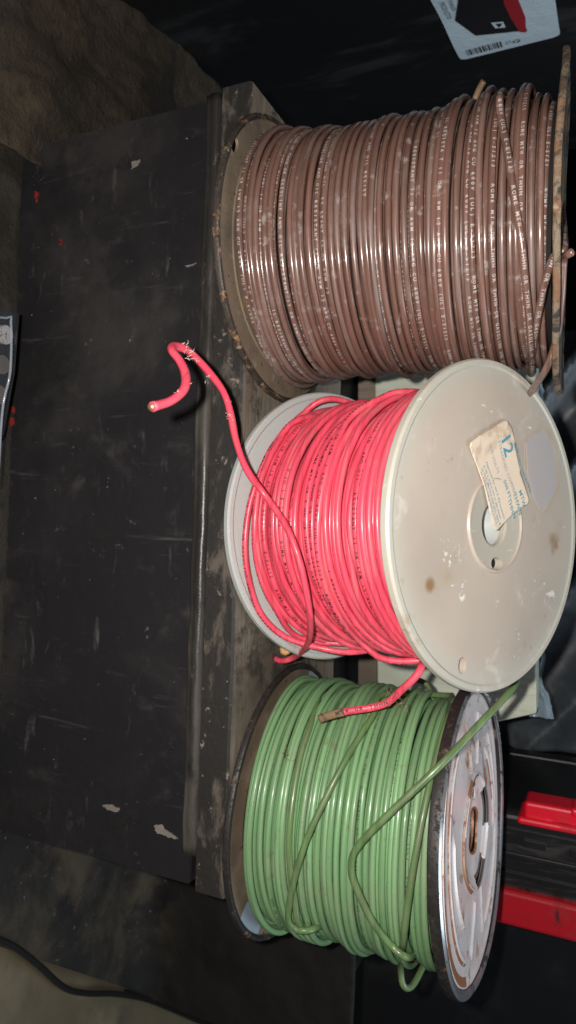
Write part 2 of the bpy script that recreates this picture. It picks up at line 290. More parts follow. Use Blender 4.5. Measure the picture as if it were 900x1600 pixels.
# ================================================================ setting
FZ = -.155
tag(mesh('floor', *box(-1.2, 1.6, -1.0, 1.4, FZ - .02, FZ), m_floor), 'black rubber mat on the floor', kind='structure')
tag(mesh('wall', *box(-1.2, 1.6, .62, .66, FZ, 1.2), m_black), 'black back wall', kind='structure')
def cloth(name, pts, mat, hf, label, cat, nu=70, nv=70, th=.0012):
    """a sheet over the quad pts (world xy), height from hf(x,y)"""
    a, b, c, d = [np.array(p, float) for p in pts]
    def fn(u, v):
        p = (a * (1 - u) + b * u) * (1 - v) + (d * (1 - u) + c * u) * v
        return (p[0], p[1], FZ + .003 + hf(p[0], p[1], u, v))
    o = mesh(name, *grid(fn, nu, nv), mat); s = o.modifiers.new('thick', 'SOLIDIFY'); s.thickness = th; s.offset = 1
    return tag(o, label, cat)
from mathutils import noise as mn
def fb(x, y, s, seed=0): return mn.fractal(Vector((x * s + seed, y * s, seed * .3)), .9, 2.1, 5)
def hA(x, y, u, v):
    w = abs(fb(x * 1.3 + y * .5, y * .8 - x * .3, 7, 3)); e = .006 * math.sin(min(1, v * 3) * 1.57)
    return .002 + e + .018 * max(0, .45 - w) * (1 - abs(2 * u - 1) ** 4) + .0022 * fb(x, y, 45, 9) + .003
cloth('tarp', [(-.128, -.30), (-.150, .29), (-.306, .2), (-.262, -.30)], m_tarp, hA, 'dusty brown crumpled tarp on the floor at the upper left', 'tarp', 110, 90)
def hB(x, y, u, v): return .004 + .012 * (math.sin(x * 22 + y * 9 + 2 * fb(x, y, 5)) * .5 + .5) * min(1, v * 5 + .12) + .0006 * fb(x, y, 60)
cloth('tarp', [(.281, -.045), (.66, .44), (1.1, .3), (.8, -.35)], m_tarp2, hB, 'smooth olive brown tarp on the floor at the lower left corner', 'tarp', 90, 60)
def hC(x, y, u, v): return .0015 + .012 * max(0, y) / .15 * max(0, (x - .25)) / .1 * .5 + .0012 * abs(fb(x, y, 26, 5)) + .0035 * (1 - abs(2 * v - 1) ** 6) * (fb(x, y, 9, 2) * .5 + .5)
def hC(x, y, u, v): return .0015 + .0012 * abs(fb(x, y, 26, 5)) + .004 * (fb(x, y, 9, 2) * .5 + .5)
def drape(u, v):
    t_ = v * .36; yy = -.05 + min(t_, .175); up_ = 0.
    if t_ > .175: q_ = min(1.57, (t_ - .175) / .022); yy = .125 + .022 * math.sin(q_); up_ = .022 * (1 - math.cos(q_)) + max(0, t_ - .175 - .0346)
    x0_ = .2515; x1_ = .281 + (yy + .05) * .775; x = x0_ + (x1_ - x0_) * u
    return (x, yy + .0035 * (fb(x, up_ + yy, 13, 6) - .3) * (up_ > 0) * min(1, up_ / .02), FZ + .003 + up_ + (hC(x, yy, u, v) if up_ < .02 else hC(x, yy, u, v) * max(0, 1 - (up_ - .02) / .02)))
o = mesh('rubber_sheet', *grid(drape, 70, 110), m_mat2); o.modifiers.new('t', 'SOLIDIFY').thickness = .0012
tag(o, 'dusty black sheet draped down to the floor beyond the end of the bench', 'sheet')
P = spline([on(px, py, (0, 0, 1), (0, 0, FZ + .016)) for px, py in ((-20, 1462), (20, 1478), (60, 1508), (100, 1543), (135, 1552), (180, 1553), (230, 1562), (280, 1582), (330, 1601), (400, 1606), (470, 1640))], .006)
tag(mesh('cord', *tube(P, .0019, sides=10), m_cord), 'thin black cord lying along the edge of the olive tarp', 'cord')
# braided strap on the brown tarp
a = on(222, 66, (0, 0, 1), (0, 0, FZ + .014)); b = on(252, 172, (0, 0, 1), (0, 0, FZ + .014)); parts = []
for i in range(22):
    p = a + (b - a) * i / 21; q = p + (b - a) * .055
    for s in (-1, 1):
        e = nrm(np.cross(b - a, (0, 0, 1))) * .0028
        parts.append(tube(np.linspace(p + e * s, q - e * s * .1, 6), [.0004, .0013, .0017, .0017, .0013, .0004], N=np.tile((0, 0, 1.), (6, 1)), sides=8))
V, Fc, _ = join(parts); tag(mesh('braided_strap', V, Fc, m_rope), 'narrow grey braided strap lying on the brown tarp', 'strap')
# ================================================================ bench
bench = thing('bench', (.05, .07, FZ), 'long black painted bench carrying the three wire spools', 'bench')
V, Fc = grid(lambda u, v: (-.152 + .402 * u, .0 + .0007 * fb(u * 3, v * 2, 2, 4), FZ + .001 + v * (.1335)), 60, 24)
V2, F2 = box(-.1515, .2495, .0015, .12, FZ + .001, -.0205)
Vp, Fp, mi = join([(V, Fc), (V2, F2)]); mesh('front_panel', Vp, Fp, m_rubber, bench, smooth=False)
prof = [(-.0004, -.0252), (-.0014, -.0250), (-.0017, -.0243), (-.0014, -.0234), (-.0020, -.0222), (-.0027, -.0206), (-.0026, -.0190), (-.0018, -.0178), (.0, -.0170), (.004, -.0170), (.004, -.0252)]
n = 80; V = []; k = len(prof)
for i in range(n + 1):
    x = -.1535 + (.389) * i / n; w = .0007 * fb(x, 0, 22, 1); e_ = min(1, (.2375 - x) / .02) if x > .2175 else 1
    V += [(x, y * (e_ if y < 0 else 1) + w * e_, z + w * .6) for y, z in prof]
Fc = [(i * k + j, (i + 1) * k + j, (i + 1) * k + (j + 1) % k, i * k + (j + 1) % k) for i in range(n) for j in range(k)] + [tuple(range(k)), tuple(range(n * k, n * k + k))[::-1]]
mesh('edge_moulding', V, Fc, m_lip, bench)
for nm, poly, mt in (('paint_chip', [(160, 1258), (172, 1257), (187, 1264), (184, 1268), (168, 1266)], m_wht), ('paint_chip', [(241, 1290), (252, 1289), (262, 1300), (278, 1312), (270, 1311), (256, 1305), (244, 1300)], m_wht),
        ('paint_chip', [(206, 252), (219, 249), (214, 260), (205, 264)], m_wht), ('paint_chip', [(290, 415), (306, 410), (303, 413), (291, 417)], m_wht),
        ('paint_fleck', [(10, 655), (19, 652), (21, 662), (15, 666)], m_redfleck), ('paint_fleck', [(54, 300), (57, 299), (56, 314)], m_redfleck), ('paint_fleck', [(93, 374), (96, 375), (95, 382)], m_redfleck), ('paint_fleck', [(16, 634), (24, 636), (22, 646), (15, 642)], m_redfleck)):
    q_ = []
    for k_ in range(len(poly)):
        (xa, ya), (xb, yb_) = poly[k_], poly[(k_ + 1) % len(poly)]
        for f_ in (0, .25, .5, .75): q_.append((xa + (xb - xa) * f_ + random.gauss(0, .9), ya + (yb_ - ya) * f_ + random.gauss(0, .9)))
    o = mesh(nm, *prism([on(x, y, (0, 1, 0), (0, -.0008, 0)) for x, y in q_], (0, .0012, 0)), mt, bench, smooth=False)
    o['label'] = 'pale scuffed paint chip' if nm == 'paint_chip' else 'small red paint fleck'
# plank on top
V, Fc = grid(lambda u, v: (0, 0, 0), 1, 1)
xs = np.linspace(-.1567, .2525, 60); parts = []
def plank_front(x): return .0 + .0006 * fb(x, 0, 25, 2)
Vt = []; prof = lambda x: [(plank_front(x), -.0168), (plank_front(x), -.0012), (plank_front(x) + .0012, 0), (.1405 + .012 * (x + .03) * 1.0, 0), (.1405 + .012 * (x + .03), -.0168)]
for x in xs:
    Vt += [(x, y, z) for y, z in prof(x)]
k = 5; Fc = []; mi = []
for i in range(len(xs) - 1):
    for j in range(k):
        Fc.append((i * k + j, (i + 1) * k + j, (i + 1) * k + (j + 1) % k, i * k + (j + 1) % k)); mi.append(1 if j in (0, 1) else 0)
Fc += [tuple(range(k)), tuple(range((len(xs) - 1) * k, len(xs) * k))[::-1]]; mi += [0, 0]
tag(mesh('plank', Vt, Fc, [m_plank, m_strip], smooth=False, mi=mi), 'grey weathered plank with a black stained front edge under the spools', 'plank')
# things behind
tag(mesh('crate', *box(-.150, .437, .157, .60, FZ + .0005, -.014), m_black, bevel=.003), 'low black plastic crate behind the plank', 'crate')
D = nrm((-.23, .97, 0)); o0 = on(240, 75, (0, 0, 1), (0, 0, FZ)); NB = np.cross(D, (0, 0, 1)); NB = NB if NB[0] > 0 else -NB
bb = thing('storage_box', o0 + D * .1 - NB * .1, 'large smooth black box with a pale blue product label behind the brown spool', 'box')
c0 = o0 - D * .45; c1 = o0 + D * .5
V, Fc = prism([c0, c1, c1 - NB * .3, c0 - NB * .3], (0, 0, .62)); mesh('box_body', V, Fc, m_blackbox, bb, smooth=False, bevel=.004)
# label on the box
LO = on(720, 92, NB, o0); U = np.array([0, 0, 1.]); V_ = -D
def LP(u, v, h=0.0006): return LO + U * u + V_ * v + NB * (h + .0007 + .0007 * math.sin(v * 60) * (v > 0))
Wd = .0785; Lh = .165; rc = .006; out = []
for cx, cy, a0 in ((Wd - rc, rc, -90), (Wd - rc, Lh - rc, 0), (rc, Lh - rc, 90), (rc, rc, 180)):
    for i in range(7):
        a = math.radians(a0 + 15 * i); out.append((cx + rc * math.cos(a), cy + rc * math.sin(a)))
def lgrid():
    nu, nv = 16, 40; V = []; Fc = []
    for i in range(nu + 1):
        for j in range(nv + 1):
            u = Wd * i / nu; v = Lh * j / nv
            for sx in (0, 1):
                for sy in (0, 1):
                    cx = rc if sx == 0 else Wd - rc; cy = rc if sy == 0 else Lh - rc
                    if (u < rc if sx == 0 else u > Wd - rc) and (v < rc if sy == 0 else v > Lh - rc):
                        d = math.hypot(u - cx, v - cy)
                        if d > rc: u = cx + (u - cx) * rc / d; v = cy + (v - cy) * rc / d
            V.append(LP(u, v))
    return V, [(i * (nv + 1) + j, (i + 1) * (nv + 1) + j, (i + 1) * (nv + 1) + j + 1, i * (nv + 1) + j + 1) for i in range(nu) for j in range(nv)]
lab = mesh('product_label', *lgrid(), m_lab, bb); lab['label'] = 'pale blue printed label with a barcode'
WL[lab.name] = WL[bb.name]
def quad(us, vs, h=.0011): return [LP(u, v, h) for u, v in zip(us, vs)]
def lpoly(pts, h=.0011):
    # strip the polygon into slices so that it follows the paper
    bm = bmesh.new(); f = bm.faces.new([bm.verts.new((u, v, 0)) for u, v in pts])
    for vv in np.arange(.004, Lh, .004): bmesh.ops.bisect_plane(bm, geom=bm.verts[:] + bm.edges[:] + bm.faces[:], plane_co=(0, vv, 0), plane_no=(0, 1, 0))
    bm.verts.index_update(); V = [LP(v.co.x, v.co.y, h) for v in bm.verts]; Fc = [tuple(v.index for v in f.verts) for f in bm.faces]; bm.free(); return V, Fc
def sub(name, pts, m, h=.0011): 
    o = mesh(name, *lpoly(pts, h), m, bb, smooth=False); o.parent = lab; return o
def img2l(px, py):
    p = on(px, py, NB, o0) - LO; return (p @ U, p @ V_)
def ip(*pts): return [img2l(*p) for p in pts]
sub('printed_box', ip((724, -60), (711, 30), (743, 51), (805, 44), (824, 43), (786, -60)), m_labk)
sub('printed_box_lid', ip((786, -60), (787, 2), (797, 22), (812, 44), (822, 45), (821, 22), (808, -8), (806, -60)), m_labr, .0014)
sub('printed_mark', ip((767, 31), (786, 29), (790, 37), (774, 39)), m_lab, .0014); sub('printed_mark', ip((774, 32), (784, 31), (783, 35), (779, 37)), m_labk, .0017)
parts = []; u = .0075; rr = random.Random(3)
while u < .034:
    w = rr.choice((.0005, .0005, .0009, .0013)); parts.append(lpoly([(u, .0075), (u + w, .0075), (u + w, .0195), (u, .0195)])); u += w + rr.choice((.0005, .0006, .001))
V, Fc, _ = join(parts); o = mesh('barcode', V, Fc, m_labk, bb, smooth=False); o.parent = lab
# recycling mark: three bent arrows
parts = []
for k in range(3):
    a = k * 2 * math.pi / 3 + .3; cc = np.array([.0465, .0125])
    q = [cc + .0030 * np.array([math.cos(a + t), math.sin(a + t)]) for t in np.linspace(0, 1.35, 5)]; r_ = [cc + .0018 * np.array([math.cos(a + t), math.sin(a + t)]) for t in np.linspace(1.35, 0, 5)]
    parts.append(lpoly([tuple(p) for p in q + r_]))
    tip = cc + .0024 * np.array([math.cos(a + 1.85), math.sin(a + 1.85)]); parts.append(lpoly([tuple(cc + .0036 * np.array([math.cos(a + 1.4), math.sin(a + 1.4)])), tuple(tip), tuple(cc + .0012 * np.array([math.cos(a + 1.4), math.sin(a + 1.4)]))], .0013))
V, Fc, _ = join(parts); o = mesh('recycling_mark', V, Fc, m_labk, bb, smooth=False); o.parent = lab
parts = []
for s, u, v, sz, du, dv in (('PRODUCTO', .0045, .105, .0052, (0, -1), (1, 0)), ('STAINLESS', .0105, .105, .0040, (0, -1), (1, 0)), ('STEEL', .0385, .017, .0024, (0, -1), (1, 0)), ('BOX', .0410, .017, .0024, (0, -1), (1, 0))):
    V, Fc = text2d(s, .01); U2 = u + V[:, 0] * sz * du[0] + V[:, 1] * sz * dv[0]; V2 = v + V[:, 0] * sz * du[1] + V[:, 1] * sz * dv[1]
    o = mesh('printed_word', [LP(a, b, .0012) for a, b in zip(U2, V2)], Fc, m_labg, bb, smooth=False); o.parent = lab
# leaning pale board, batten
q = [on(px, py, (0, 1, 0), (0, .200, 0)) for px, py in ((585, 520), (590, 1160), (745, 1135), (838, 1115), (838, 520))]
V, Fc = prism(q, (0, .022, 0)); tag(mesh('board', V, Fc, m_board, smooth=False, bevel=.0012), 'pale unpainted softwood board standing behind the red spool', 'board')
q = [on(px, py, (0, 1, 0), (0, .205, 0)) for px, py in ((559, 520), (559, 1150), (589, 1150), (589, 520))]
V, Fc = prism(q, (0, .02, 0)); V[:, 2] = np.maximum(V[:, 2], -.0135); tag(mesh('batten', V, Fc, m_board2, smooth=False, bevel=.001), 'narrow brown wooden batten along the foot of the pale board', 'batten')
def wrapf(u, v):
    a = on(836, 540 + 580 * u, (0, 1, 0), (0, .2245, 0)); return (a[0], .2245 + .006 * fb(a[0], v, 40, 3), a[2] - .004 + .017 * v * (.8 + .5 * fb(a[0], 0, 30, 8)))
o = mesh('plastic_wrap', *grid(wrapf, 90, 10), plain('clouded_plastic', (.45, .58, .68), .25, Alpha=.45)); tag(o, 'crumpled clear plastic wrap along the top of the pale board', 'plastic wrap')
# folded black sheeting at the back right
def fold(u, v):
    x = -.12 + .385 * u; z = -.012 + .34 * v; w = (x * .9 + z * 1.25)
    d = abs(math.sin(w * 34 + 0.5 * fb(x, z, 4, 2))) ** .9
    return (x, .36 - .10 * v * 0 + .020 * d + .05 * (1 - v) * 0 + .0015 * fb(x, z, 12, 7), z)
m_sheet = grime('grey_black_sheeting', (.06, .07, .08), .36, [((.11, .13, .145), 20, .45, .7, (1, 1, 1), 3), ((.14, .16, .18), 60, .62, .74, (.5, 1, 2), 6)], (60, .12, .002))
o = mesh('sheeting', *grid(fold, 110, 60), m_sheet); o.modifiers.new('t', 'SOLIDIFY').thickness = .002
tag(o, 'folded dark grey plastic sheeting hanging at the back right', 'sheeting')
tag(mesh('dark_panel', *box(.262, .80, .345, .36, FZ + .0005, .45), m_black, smooth=False, bevel=.002), 'plain black panel standing behind the toolbox and the green spool', 'panel')
# toolbox
tb = thing('toolbox', (.29, .28, -.013), 'black toolbox with bright red latch and red band behind the green spool', 'toolbox')
mesh('case', *box(.262, .318, .206, .34, -.013, .40), grime('scuffed_black_case', (.012, .012, .013), .35, [((.035, .03, .028), 40, .5, .68, (3, 1, .4), 2), ((.09, .03, .025), 70, .66, .74, (3, 1, .4), 9)], (80, .2, .001)), tb, smooth=False, bevel=.004)
mesh('case_rib', *box(.288, .292, .2035, .2075, -.012, .39), m_black, tb, smooth=False, bevel=.001)
V, Fc, _ = join([box(.2720, .2728, .2045, .2075, -.012, .39), box(.3020, .3032, .2040, .2075, -.012, .39), box(.2780, .2830, .2040, .2075, .120, .135), box(.2780, .2830, .2040, .2075, .150, .20)])
mesh('moulded_ribs', V, Fc, m_black, tb, smooth=False, bevel=.0006)
mesh('red_band', *box(.3125, .3365, .199, .33, -.012, .40), m_redd, tb, smooth=False, bevel=.003)
V, Fc, _ = join([box(.2475, .2590, .192, .215, .121, .40), box(.2570, .2620, .188, .22, .117, .40), box(.2455, .2515, .1895, .21, .150, .40)])
mesh('latch', V, Fc, m_redp, tb, smooth=False, bevel=.0022)
# blister pack with sockets at the left edge
bp = thing('socket_package', (.03, -.03, -.150), 'clear plastic blister package of steel sockets at the left edge', 'package')
yb = -.030
def BP(px, py, y=yb): return on(px, py, (0, 1, 0), (0, y, 0))
yb = -.030; q = [BP(-90, 470), BP(28, 489), BP(21, 580), BP(3, 680), BP(-90, 800)]
mesh('backing_card', *prism([p + np.array([0, .0004, 0]) for p in q], (0, .0006, 0)), plain('grey_card', (.022, .022, .024), .5), bp, smooth=False)
mesh('clear_cover', *prism(q, (0, -.009, 0)), m_clear, bp, smooth=False, bevel=.002)
for i in range(3):
    y0 = 503 + 47 * i; a = BP(-60, y0 + 18, yb - .0050); b = BP(9 - 5 * i, y0 + 20, yb - .0050)
    ax = b - a; P = np.linspace(a, b, 30); so = mesh('socket', *tube(P, [.0042 if j < 22 else .0050 for j in range(30)], sides=28), m_chrome if i == 0 else m_slotgrey, bp, smooth=False)
a = BP(17, 502, yb - .0100); b = BP(4, 640, yb - .0100); mesh('cover_highlight', *tube(spline([BP(-60, 492, yb - .0100), BP(10, 497, yb - .0100), a, BP(16, 580, yb - .0100), b, BP(-4, 760, yb - .0100)], .002), .0007, sides=8), m_clear2, bp)  # pale rod added to stand in for the highlight along the cover
# ================================================================ spools
RHO = .00160; DW = 2 * RHO
class Spool:
    def __init__(s, name, C0, C1, label):
        s.C0 = np.array(C0, float); s.ax = nrm(np.array(C1) - s.C0); s.L = np.linalg.norm(np.array(C1) - s.C0)
        s.e1 = nrm(np.array([1., 0, 0]) - s.ax * s.ax[0]); s.e2 = np.cross(s.ax, s.e1)
        s.root = thing(name, s.C0, label, 'wire spool', 'wire spools in a row on the plank')
    def pt(s, th, a, r): return s.C0 + s.ax * a + (np.cos(th) * s.e1 + np.sin(th) * s.e2) * r
    def hit(s, px, py, r, back=False):
        """where the view ray meets the cylinder of radius r (front side); outside the silhouette: the nearest tangent point"""
        d = ray(px, py); o = CAM - s.C0; dp = d - s.ax * (d @ s.ax); op = o - s.ax * (o @ s.ax)
        A = dp @ dp; B = 2 * dp @ op; Cc = op @ op - r * r; q = B * B - 4 * A * Cc
        t = (-B - (math.sqrt(q) if q > 0 else 0) * (-1 if back else 1)) / (2 * A); return CAM + d * t
    def outward(s, P):
        d = P - s.C0; d = d - (d @ s.ax)[:, None] * s.ax; return d / np.linalg.norm(d, axis=1)[:, None]
def smooth(x, k):
    w = np.hanning(2 * k + 3)[1:-1]; w /= w.sum(); return np.convolve(np.pad(x, k, mode='edge'), w, 'valid')
def wind(sp, a_lo, a_hi, outer, layers, mat, ink, seed, mess, slant, cap=.0015, pitch_t=.0020, prob=.6, text_from=1, name='wire_winding', pitch=1.03, phis=.55, drop=.05, RHO=RHO):
    DW = 2 * RHO
    """one continuous wire laid turn by turn; every turn rests on the turns under it"""
    core = lambda a: outer(a) - RHO * 2 * (1 + .90 * (layers - 1))
    R = np.random.RandomState(seed); N = 120; A = []; lay = []; a = a_lo + RHO; dr = 1; l = 0; turns = 0
    th0 = np.pi / 2
    while l < layers:
        n = int((a_hi - a_lo - 2 * RHO) / (DW * (pitch + (.05 if l == layers - 1 else 0))))
        lo, hi = a_lo + RHO, a_hi - RHO
        if l % 2: lo, hi = hi, lo
        A.append(np.linspace(lo, hi, n * N, endpoint=False)); lay += [l] * n; turns += n; l += 1
    A = np.concatenate(A); nt = turns; k = len(A); th = th0 + np.arange(k) * 2 * np.pi / N
    def ns(corr, amp): 
        m = int(k / corr) + 3; return np.interp(np.arange(k), np.arange(m) * corr, R.randn(m) * amp)
    layk = np.repeat(lay, N); f = .4 + .6 * (layk >= layers - 2)
    A = A + smooth(ns(N * 1.7, mess * DW), 30) * f + smooth(ns(N * .45, mess * .25 * DW), 14) * f
    A = A + smooth(ns(N * 2.3, slant * DW), 30) * np.sin(th + smooth(ns(N * 5, 1.0), 50)) * (layk >= layers - 1)
    A = np.clip(A, a_lo + RHO, a_hi - RHO)
    Ra = np.zeros(k); SA = np.zeros((nt, N)); SR = np.zeros((nt, N)); tail = None
    for i in range(nt):
        ai = A[i * N:(i + 1) * N]; r = np.array([core(x) for x in ai]) + RHO
        if i:
            da = np.abs(SA[:i] - ai[None, :]); da = np.minimum(da, DW); cand = np.where(da < DW, SR[:i] + np.sqrt(np.maximum(DW * DW - da * da, 0)) * .97, 0); r = np.maximum(r, cand.max(0))
        r = np.minimum(r, np.array([outer(x) for x in ai]) + 1.25 * DW - RHO)
        rr = np.r_[tail if tail is not None else r[:12], r, np.repeat(r[-1], 12)]
        mx = np.max(np.stack([np.roll(rr, j) for j in (-3, -2, -1, 0, 1, 2, 3)]), 0); sm = smooth(mx, 6)[12:-12]
        if i: 
            w = np.clip(np.arange(N) / 8., 0, 1); sm = sm * w + Ra[i * N - 1] * (1 - w)
        tail = r[-12:]; Ra[i * N:(i + 1) * N] = sm; SA[i] = ai; SR[i] = sm
    print('WIND', name, 'outer radius', np.percentile(Ra[layk == layers - 1] + RHO, (5, 50, 95)).round(5))
    P = sp.C0 + sp.ax * A[:, None] + (np.cos(th)[:, None] * sp.e1 + np.sin(th)[:, None] * sp.e2) * Ra[:, None]
    start = int(nt * (layers - 2.0) / layers) * N if layers > 2 else 0
    P = P[start:]; th = th[start:]; lk = layk[start:]; Nn = sp.outward(P)
    parts = [(*tube(P, RHO, Nn, 12), 0)]
    # print on the wire
    vis = (np.sin(th) < .35) & (lk >= layers - 1 - text_from)
    ph = smooth(np.interp(np.arange(len(P)), np.arange(0, len(P) + N * 2, N * 1.5), R.randn(len(np.arange(0, len(P) + N * 2, N * 1.5))) * phis), 40)
    gate = np.interp(np.arange(len(P)), np.arange(0, len(P) + N, N * .8), R.rand(len(np.arange(0, len(P) + N, N * .8)))) < prob
    random.seed(seed)
    parts += wire_text(P, Nn, RHO, None, pitch_t, cap, ph, vis & gate & (np.abs(ph) < 1.1), R.randint(90), drop=drop)
    V, Fc, mi = join(parts); o = mesh(name, V, Fc, [mat, ink], sp.root, mi=mi)
    r0 = core(.5 * (a_lo + a_hi)) - .0003 + (DW * .8 * max(0, layers - 2.3) if layers > 2 else 0)
    V, Fc = revolve([(r0, a_lo), (r0, a_hi), (.010, a_hi), (.010, a_lo)], sp.C0, sp.ax, sp.e1, 64); mesh('barrel', V, Fc, m_core, sp.root)
    return o
def lobj(sp, name, P, mat, rad=RHO, ink=None, text=None, phi=0, step=.002, label=None, sides=12, parent=None, pitch=.0020, cap=.0015, start=0, flat=None, N=None):
    P = spline(P, step); P = np.array([smooth(np.pad(P[:, c], 0), 2) for c in range(3)]).T
    Nn = nrm(CAM - P.mean(0))[None, :].repeat(len(P), 0) if N is None else N(P)
    rd = rad if not callable(rad) else np.array([rad(t) for t in np.linspace(0, 1, len(P))]); fl = None if flat is None else np.array([flat(t) for t in np.linspace(0, 1, len(P))])
    parts = [(*tube(P, rd, Nn, sides, flat=fl), 0)]
    if ink and text: parts += wire_text(P, Nn, RHO * 1.0, None, pitch, cap, phi, None, start)
    V, Fc, mi = join(parts); o = mesh(name, V, Fc, [mat] + ([ink] if ink else []), sp.root, mi=mi)
    if label: o['label'] = label
    return o
def shreds(sp, pts, n, size, spread, name='torn_nylon', mat=None, parent=None):
    parts = []; rr = random.Random(n)
    for _ in range(n):
        p = np.array(pts[rr.randrange(len(pts))]) + np.array([rr.gauss(0, spread) for _ in range(3)]); d = nrm([rr.gauss(0, 1) for _ in range(3)]); e = nrm(np.cross(d, [rr.gauss(0, 1) for _ in range(3)]))
        L = size * rr.uniform(.5, 1.5); c = p + d * L * .5 + e * L * .25; parts.append(tube(np.array([p, p * .4 + c * .6, c, p + d * L]), [.00004, .00014, .00012, .00002], sides=5))
    V, Fc, _ = join(parts); o = mesh(name, V, Fc, mat or m_shred, sp.root); return o
def flange_prof(R, th, rim, rw, r0=.009, g=0): # disc between heights 0..th, bead rim
    return [(r0, 0), (R - rw, 0), (R - rw * .9, -rim * .25), (R - rw * .5, -rim * .45), (R - rw * .12, -rim * .3), (R, 0), (R, th), (R - rw * .12, th + rim * .45), (R - rw * .5, th + rim * .6), (R - rw * .9, th + rim * .3), (R - rw, th), (R * .80, th), (R * .79, th + g), (R * .77, th + g), (R * .76, th), (r0, th)]
def split_rim(V, Fc, C, ax, R):
    mi = []
    for f in Fc:
        c = V[list(f)].mean(0) - C; c = c - ax * (c @ ax); mi.append(1 if np.linalg.norm(c) > R else 0)
    return mi
# ---------------------------------------------------------------- brown spool
B = Spool('wire_spool', (-.0758, .0397, .0016), (-.0739, .0432, .1464), 'large spool of brown printed wire with rusty steel flanges, standing at the top')
Zu = np.array([0, 0, 1.])
wb = lambda r, t: .0006 * math.sin(3 * t + 1) * r / .075
V, Fc = revolve(flange_prof(.075, .0014, .0022, .0032, g=.0005), B.C0, Zu, (1, 0, 0), 180, wb); mi = split_rim(V, Fc, B.C0, Zu, .0722)
fl = mesh('lower_flange', V, Fc, [m_bflange, m_brim], B.root, mi=mi)
hc = on(366, 227, Zu, (0, 0, .003)); rad_ = nrm((hc - B.C0) * [1, 1, 0]); tg = np.cross(Zu, rad_)
cut(fl, *ell(hc, rad_, tg, .0026, .0046, Zu, Zu * .008)); fl['label'] = 'dirt-stained steel flange with an oval hole'
nt_ = nrm((.004, .0435, .9992)); Ct = np.array([-.0739, .0432, .1464])
wb2 = lambda r, t: (.0007 * math.sin(2 * t + .5) + .0004 * math.sin(5 * t)) * r / .075
V, Fc = revolve([(r, h - .0018) for r, h in flange_prof(.075, .0014, .0016, .0035)], Ct, nt_, (1, 0, 0), 180, wb2)
V = V + (np.array([mn.noise(Vector(v * 110)) for v in V]) * .00022)[:, None] * nt_
fl = mesh('upper_flange', V, Fc, [m_brim2], B.root); fl['label'] = 'tan and black rusty steel flange seen edge on'
coreB = lambda a: (.0612 + .0042 * max(0, 1 - a / .03) + .0004 * math.sin(a * 60)) - .0045 * max(0, (a - .122) / .022) + .0022 * math.exp(-((a - .118) / .008) ** 2) - .0004 * max(0, (.012 - a) / .01)
wind(B, .0030, B.L - .0030, coreB, 3, m_wb, m_inkw, 5, .18, .32, prob=.36, cap=.0014, phis=.6, drop=.02, RHO=.00150)
nb = lambda P: B.outward(P)
def bw(pts, dr): return [B.hit(x, y, .0615 + (dr if not isinstance(dr, (list, tuple)) else dr[i])) for i, (x, y) in enumerate(pts)]
# over-wraps
P = bw([(770, 172), (778, 140), (782, 150), (782, 180), (793, 238), (802, 300), (815, 378), (821, 440), (827, 500), (830, 545), (833, 580)], [-.004, .0030, .0042, .0040, .0036, .0034, .0034, .0036, .0036, .003, -.001])
P = [B.pt(math.radians(150), .118, .0625), B.pt(math.radians(165), .1175, .0655)] + P[2:] + [B.pt(math.radians(25), .131, .0625)]
lobj(B, 'loose_turn', P, m_wb, ink=m_inkw, text=1, phi=.25, N=nb, start=25, label='brown wire slanting over the other turns')
lobj(B, 'loose_turn', [B.pt(math.radians(150), .139, .059)] + [B.hit(882, 387, .0600), B.hit(872, 391, .0630), B.hit(864, 403, .064), B.hit(851, 442, .0640), B.hit(842, 487, .0638), B.hit(836, 522, .0634), B.hit(832, 560, .062), B.hit(830, 585, .0610), B.pt(math.radians(25), .128, .0595)][0:], m_wb, ink=m_inkw, text=1, phi=.15, N=nb, start=49, label='brown wire bending down from the upper flange')
lobj(B, 'wire_tail', [at(896, 392, .262), at(889, 397, .262), B.hit(881, 402, .0655), B.hit(879, 430, .0655), B.hit(877, 469, .0650), B.hit(871, 524, .0655), at(856, 571, .300), at(838, 600, .318), at(820, 622, .337), at(790, 640, .36)], m_wb, label='end of the brown wire leaving through the upper flange')
st = lobj(B, 'cut_end', [at(738, 165, .352), at(744, 150, .350), at(751, 134, .346), at(757, 125, .343)], m_stub, rad=.0016, label='short copper coloured wire end sticking up')
